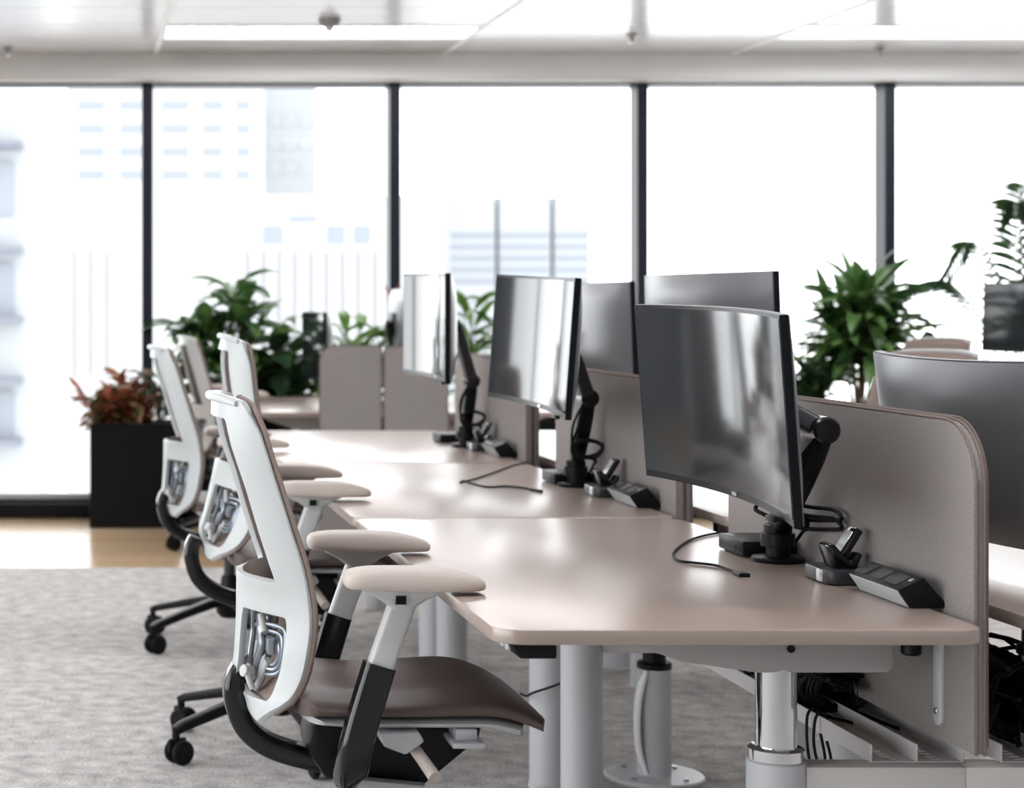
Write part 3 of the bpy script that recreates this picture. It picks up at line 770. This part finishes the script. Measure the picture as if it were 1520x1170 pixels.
# ------------------------------------------------------------------ plants
def leaf(b, p, d, L, w, droop, n=7, fold=.25, twist=0, tip=1.0):
    d = Vector(d).normalized(); side = d.cross(Vector((0, 0, 1)))
    if side.length < .05: side = Vector((1, 0, 0))
    side.normalize(); side = Matrix.Rotation(twist, 3, d) @ side
    p = Vector(p); rows = []
    for i in range(n + 1):
        f = i / n; wd = w * (math.sin(math.pi * min(1, f * .96 + .03) ** .8) ** .9) * .5 if f < 1 else .0006
        up = side.cross(d).normalized()
        rows.append((p + side * wd + up * wd * fold, p.copy(), p - side * wd + up * wd * fold))
        d = (d + Vector((0, 0, -droop / n * (0.5 + f)))).normalized(); p = p + d * (L / n)
    vs = [[b.verts.new(q) for q in r] for r in rows]
    for i in range(n):
        for j in range(2): b.faces.new((vs[i][j], vs[i][j + 1], vs[i + 1][j + 1], vs[i + 1][j]))
def plant(name, label, c, seed, n, h, rad, L, w, m, style='bush', cat='plant', stems=5, mstem='stem_g', droop=1.1, lean=(0, 0)):
    rnd = random.Random(seed); t = thing(name, label, cat, c)
    fb, sb = B(), B()
    for s in range(stems):
        a = rnd.uniform(0, 6.28); rr = rad * rnd.uniform(.1, 1) * (0.6 if style == 'cane' else 1)
        top = Vector((rr * math.cos(a) + lean[0], rr * math.sin(a) * .6 + lean[1], h * rnd.uniform(.55, 1)))
        P = smooth_path([(top.x * .15, top.y * .15, 0), (top.x * .45, top.y * .45, top.z * .5), top], 5)
        tube(sb, P, .012 if style == 'cane' else .005, 7, lambda k: 1 - .5 * k)
        for k in range(n):
            f = rnd.uniform(.25, 1) if style == 'bush' else rnd.uniform(.55, 1)
            q = P[min(len(P) - 1, int(f * (len(P) - 1)))]
            az = rnd.uniform(0, 6.28); el = rnd.uniform(-.2, 1.0) if style == 'bush' else rnd.uniform(.1, 1.2)
            d = Vector((math.cos(az) * math.cos(el), math.sin(az) * math.cos(el) * .7, math.sin(el)))
            st = rnd.uniform(.02, .09) if style == 'bush' else 0
            e = q + d * st
            if st: tube(sb, [q, e], .0025, 5)
            leaf(fb, e, d, L * rnd.uniform(.65, 1.15), w * rnd.uniform(.75, 1.2), droop * rnd.uniform(.5, 1.4), twist=rnd.uniform(-.6, .6))
    obj('foliage', fb, m, t, angle=80); obj('stems', sb, mstem, t)
    return t
def planter(label, x0, x1, y0, y1, h):
    t = thing('planter', label, 'planter', ((x0 + x1) / 2, (y0 + y1) / 2, 0)); hx, hy = (x1 - x0) / 2, (y1 - y0) / 2; w = .025
    b = B(); loft(b, [[Vector((p[0], p[1], 0)) for p in rrect(-hx, hx, -hy, hy, .006, 2)], [Vector((p[0], p[1], h)) for p in rrect(-hx, hx, -hy, hy, .006, 2)], [Vector((p[0], p[1], h)) for p in rrect(-hx + w, hx - w, -hy + w, hy - w, .006, 2)], [Vector((p[0], p[1], h - .1)) for p in rrect(-hx + w, hx - w, -hy + w, hy - w, .006, 2)]])
    obj('box', b, 'planter', t, smooth=False)
    b = B(); box(b, -hx + w, hx - w, -hy + w, hy - w, h - .08, h - .05); obj('soil', b, 'soil', t, smooth=False)
    return t
planter('black planter box standing on the timber floor by the window', .05, .56, 10.56, 10.98, .585)
planter('long black planter behind the far bench desk', .62, 1.95, 10.8, 11.02, .62)
planter('black planter by the window right of the end panels', 2.0, 2.9, 10.75, 11.0, .60)
planter('black planter below the tall leafy plant at right', 3.85, 4.65, 10.62, 11.0, .62)
planter('black planter at far right below the palm', 4.72, 5.9, 10.62, 11.0, .62)
plant('croton', 'bushy red and bronze leaved plant in the black planter', (.2, 10.74, .53), 4, 36, .26, .2, .14, .05, 'g_red', stems=11, droop=1.0)
plant('green_plant', 'dark green plant at the right of the bronze one in the same planter', (.45, 10.76, .53), 9, 12, .34, .09, .2, .04, 'g_dark', stems=6)
plant('rubber_plant', 'large bushy green plant by the left windows behind the chairs', (.86, 10.9, .56), 21, 13, .86, .36, .27, .105, 'g_mid', stems=14, droop=1.2)
plant('rubber_plant', 'dark low plant with broad leaves right of the large bushy plant', (1.2, 10.9, .56), 33, 14, .46, .28, .22, .11, 'g_dark', stems=10, droop=1.0)
plant('peace_lily', 'bright green arching plant above the end panels', (1.6, 10.9, .56), 14, 13, .58, .16, .3, .07, 'g_light', stems=9, droop=1.3)
plant('cordyline', 'small pink and bronze leaved plant by the second mullion', (1.83, 10.9, .56), 17, 5, .74, .03, .2, .05, 'g_pink', 'cane', stems=2, droop=.5)
plant('leafy_plant', 'tall light green plant between the second and third screens', (2.25, 10.88, .54), 41, 11, .85, .18, .28, .055, 'g_light', stems=9, droop=1.2)
plant('dracaena', 'tall dracaena with long drooping leaves by the right mullion', (4.46, 10.8, .56), 52, 22, .84, .3, .46, .08, 'g_mid', 'cane', stems=11, mstem='stem', droop=1.5)
plant('leafy_plant', 'low dark plant at the foot of the tall dracaena', (4.1, 10.72, .56), 57, 13, .3, .18, .24, .07, 'g_dark', stems=9)
plant('rubber_plant', 'dark broad leaved plant left of the navy monitor', (4.98, 10.8, .56), 61, 10, .44, .24, .24, .095, 'g_dark', stems=8, droop=1.0)
# palm: arching fronds of narrow leaflets
def palm(label, c, seed, fr):
    rnd = random.Random(seed); t = thing('palm', label, 'plant', c); fb, sb = B(), B()
    for (dx, dy, hh, ln) in fr:
        P = smooth_path([(0, 0, 0), (dx * .25, dy * .25, hh * .65), (dx * .6, dy * .6, hh), (dx, dy, hh * ln)], 10)
        tube(sb, P, .006, 6, lambda k: 1 - .7 * k)
        for i in range(8, len(P) - 1):
            tn = (P[i + 1] - P[i]).normalized(); s = tn.cross(Vector((0, 0, 1))).normalized()
            for q in (-1, 1):
                leaf(fb, P[i], tn * .8 + s * q * .8 + Vector((0, 0, -.25)), .24 * (1 - .4 * i / len(P)), .03, .8, 5, twist=q * 1.0)
    obj('foliage', fb, 'g_dark', t, angle=80); obj('stems', sb, 'stem_g', t)
palm('arching palm rising behind the navy monitor at far right', (5.35, 10.8, .56), 3, ((-.42, -.05, 1.05, .82), (.3, .1, 1.2, .9), (-.1, -.2, 1.25, .95), (.5, -.1, 1.0, .8), (-.62, .05, .82, .95), (.12, .1, 1.35, 1.0)))

# ------------------------------------------------------------------ city outside
b = B(); box(b, -400, 500, 12, 700, -42, -41); struct(obj('ground', b, 'ground', smooth=False))
def px(x, y, Y): return (x - 120) * Y / F, H - (y - 450) * Y / F
def building(label, Y, x0, x1, ytop, depth, m='facade'):
    X0, Z1 = px(x0, ytop, Y); X1, _ = px(x1, ytop, Y)
    t = thing('building', label, 'building', ((X0 + X1) / 2, Y, -41), group='city buildings outside')
    hw = (X1 - X0) / 2
    b = B(); box(b, -hw, hw, 0, depth, 0, Z1 + 41); obj('facade', b, m, t, smooth=False); return t
def wins(t, Y, rects, m='pane_out', name='window', proud=.1, dep=.4):
    for (x0, x1, y0, y1) in rects:
        a, z1 = px(x0, y0, Y); c, z0 = px(x1, y1, Y)
        b = B(); box(b, a - t.location.x, c - t.location.x, -proud, dep, z0 + 41, z1 + 41); obj(name, b, m, t, smooth=False)
t = building('pale tower block with rows of grey-blue windows, upper left', 260, 100, 392, 60, 30)
wins(t, 260, [(x0, x1, y, y + 15) for x0, x1 in ((115, 156), (177, 211), (239, 281), (300, 331), (350, 371)) for y in (149, 184, 218, 252)])
t = building('paler slab stepping down right of the tower block', 290, 392, 470, 130, 30, 'facade_blue')
wins(t, 290, [(x0, x0 + 20, y, y + 18) for x0 in (398, 420, 444) for y in (170, 205, 240)], 'facade_blue')
t = building('low white building with vertical fins behind the large plant', 120, 100, 640, 290, 20)
wins(t, 120, [(x, x + 3, 372, 560) for x in (109, 133, 157, 366, 390, 413, 436, 460, 483, 507, 530, 555)], 'fin', 'fin', .12)
wins(t, 120, [(390, 420, 335, 362), (485, 512, 335, 362), (525, 550, 335, 362), (430, 470, 320, 330)])
for i, (x0, x1, yt) in enumerate(((667, 735, 293), (741, 817, 291), (823, 876, 291))):
    t = building(('left', 'middle', 'right')[i] + ' one of three pale banded towers seen through the middle window', 320, x0, x1, yt, 6, 'facade_blue')
    wins(t, 320, [(x0 + 2, x1 - 2, y, y + 9) for y in (345, 362, 379, 396, 413)])
t = building('pale building with balcony slabs at the left edge', 70, -120, 62, 170, 15, 'facade_blue')
wins(t, 70, [(-120, 34, y, y + 9) for y in (213, 368, 470, 560, 650)], 'fin', 'balcony', 1.2)
wins(t, 70, [(-100, 20, y, y + 80) for y in (240, 390, 580)])

# ------------------------------------------------------------------ light
w = bpy.data.worlds.new('sky'); sc.world = w; w.use_nodes = True
w.node_tree.nodes['Background'].inputs[0].default_value = (.985, .992, 1, 1)
w.node_tree.nodes['Background'].inputs[1].default_value = 2.4
def portal(loc, rot, sx, sy):
    l = bpy.data.lights.new('daylight_portal', 'AREA'); l.shape = 'RECTANGLE'; l.size = sx; l.size_y = sy; l.cycles.is_portal = True
    o = bpy.data.objects.new('daylight_portal', l); col.objects.link(o); o.location = loc; o.rotation_euler = rot
portal(((xa + xb) / 2, 11.26, 1.34), (R(-90), 0, 0), xb - xa, 2.42)
portal((XL - .15, 1.2, 1.34), (0, R(-90), 0), 2.42, 11.7)

cam = bpy.data.cameras.new('camera'); co = bpy.data.objects.new('camera', cam); col.objects.link(co)
co.location = (0, 0, H); co.rotation_euler = (R(90), 0, 0)
cam.sensor_width = 36; cam.sensor_fit = 'HORIZONTAL'; cam.lens = F / 1520 * 36
cam.shift_x = (760 - 120) / 1520; cam.shift_y = -(585 - 450) / 1520
cam.dof.use_dof = True; cam.dof.focus_distance = 3.65; cam.dof.aperture_fstop = 4.5
sc.camera = co
vs = sc.view_settings; vs.view_transform = 'Standard'; vs.look = 'None'; vs.exposure = 1.08; vs.gamma = 1; vs.use_curve_mapping = False
sc.cycles.max_bounces = 10; sc.cycles.diffuse_bounces = 5; sc.cycles.transparent_max_bounces = 16
sc.cycles.sample_clamp_indirect = 6; sc.cycles.caustics_reflective = False; sc.cycles.caustics_refractive = False
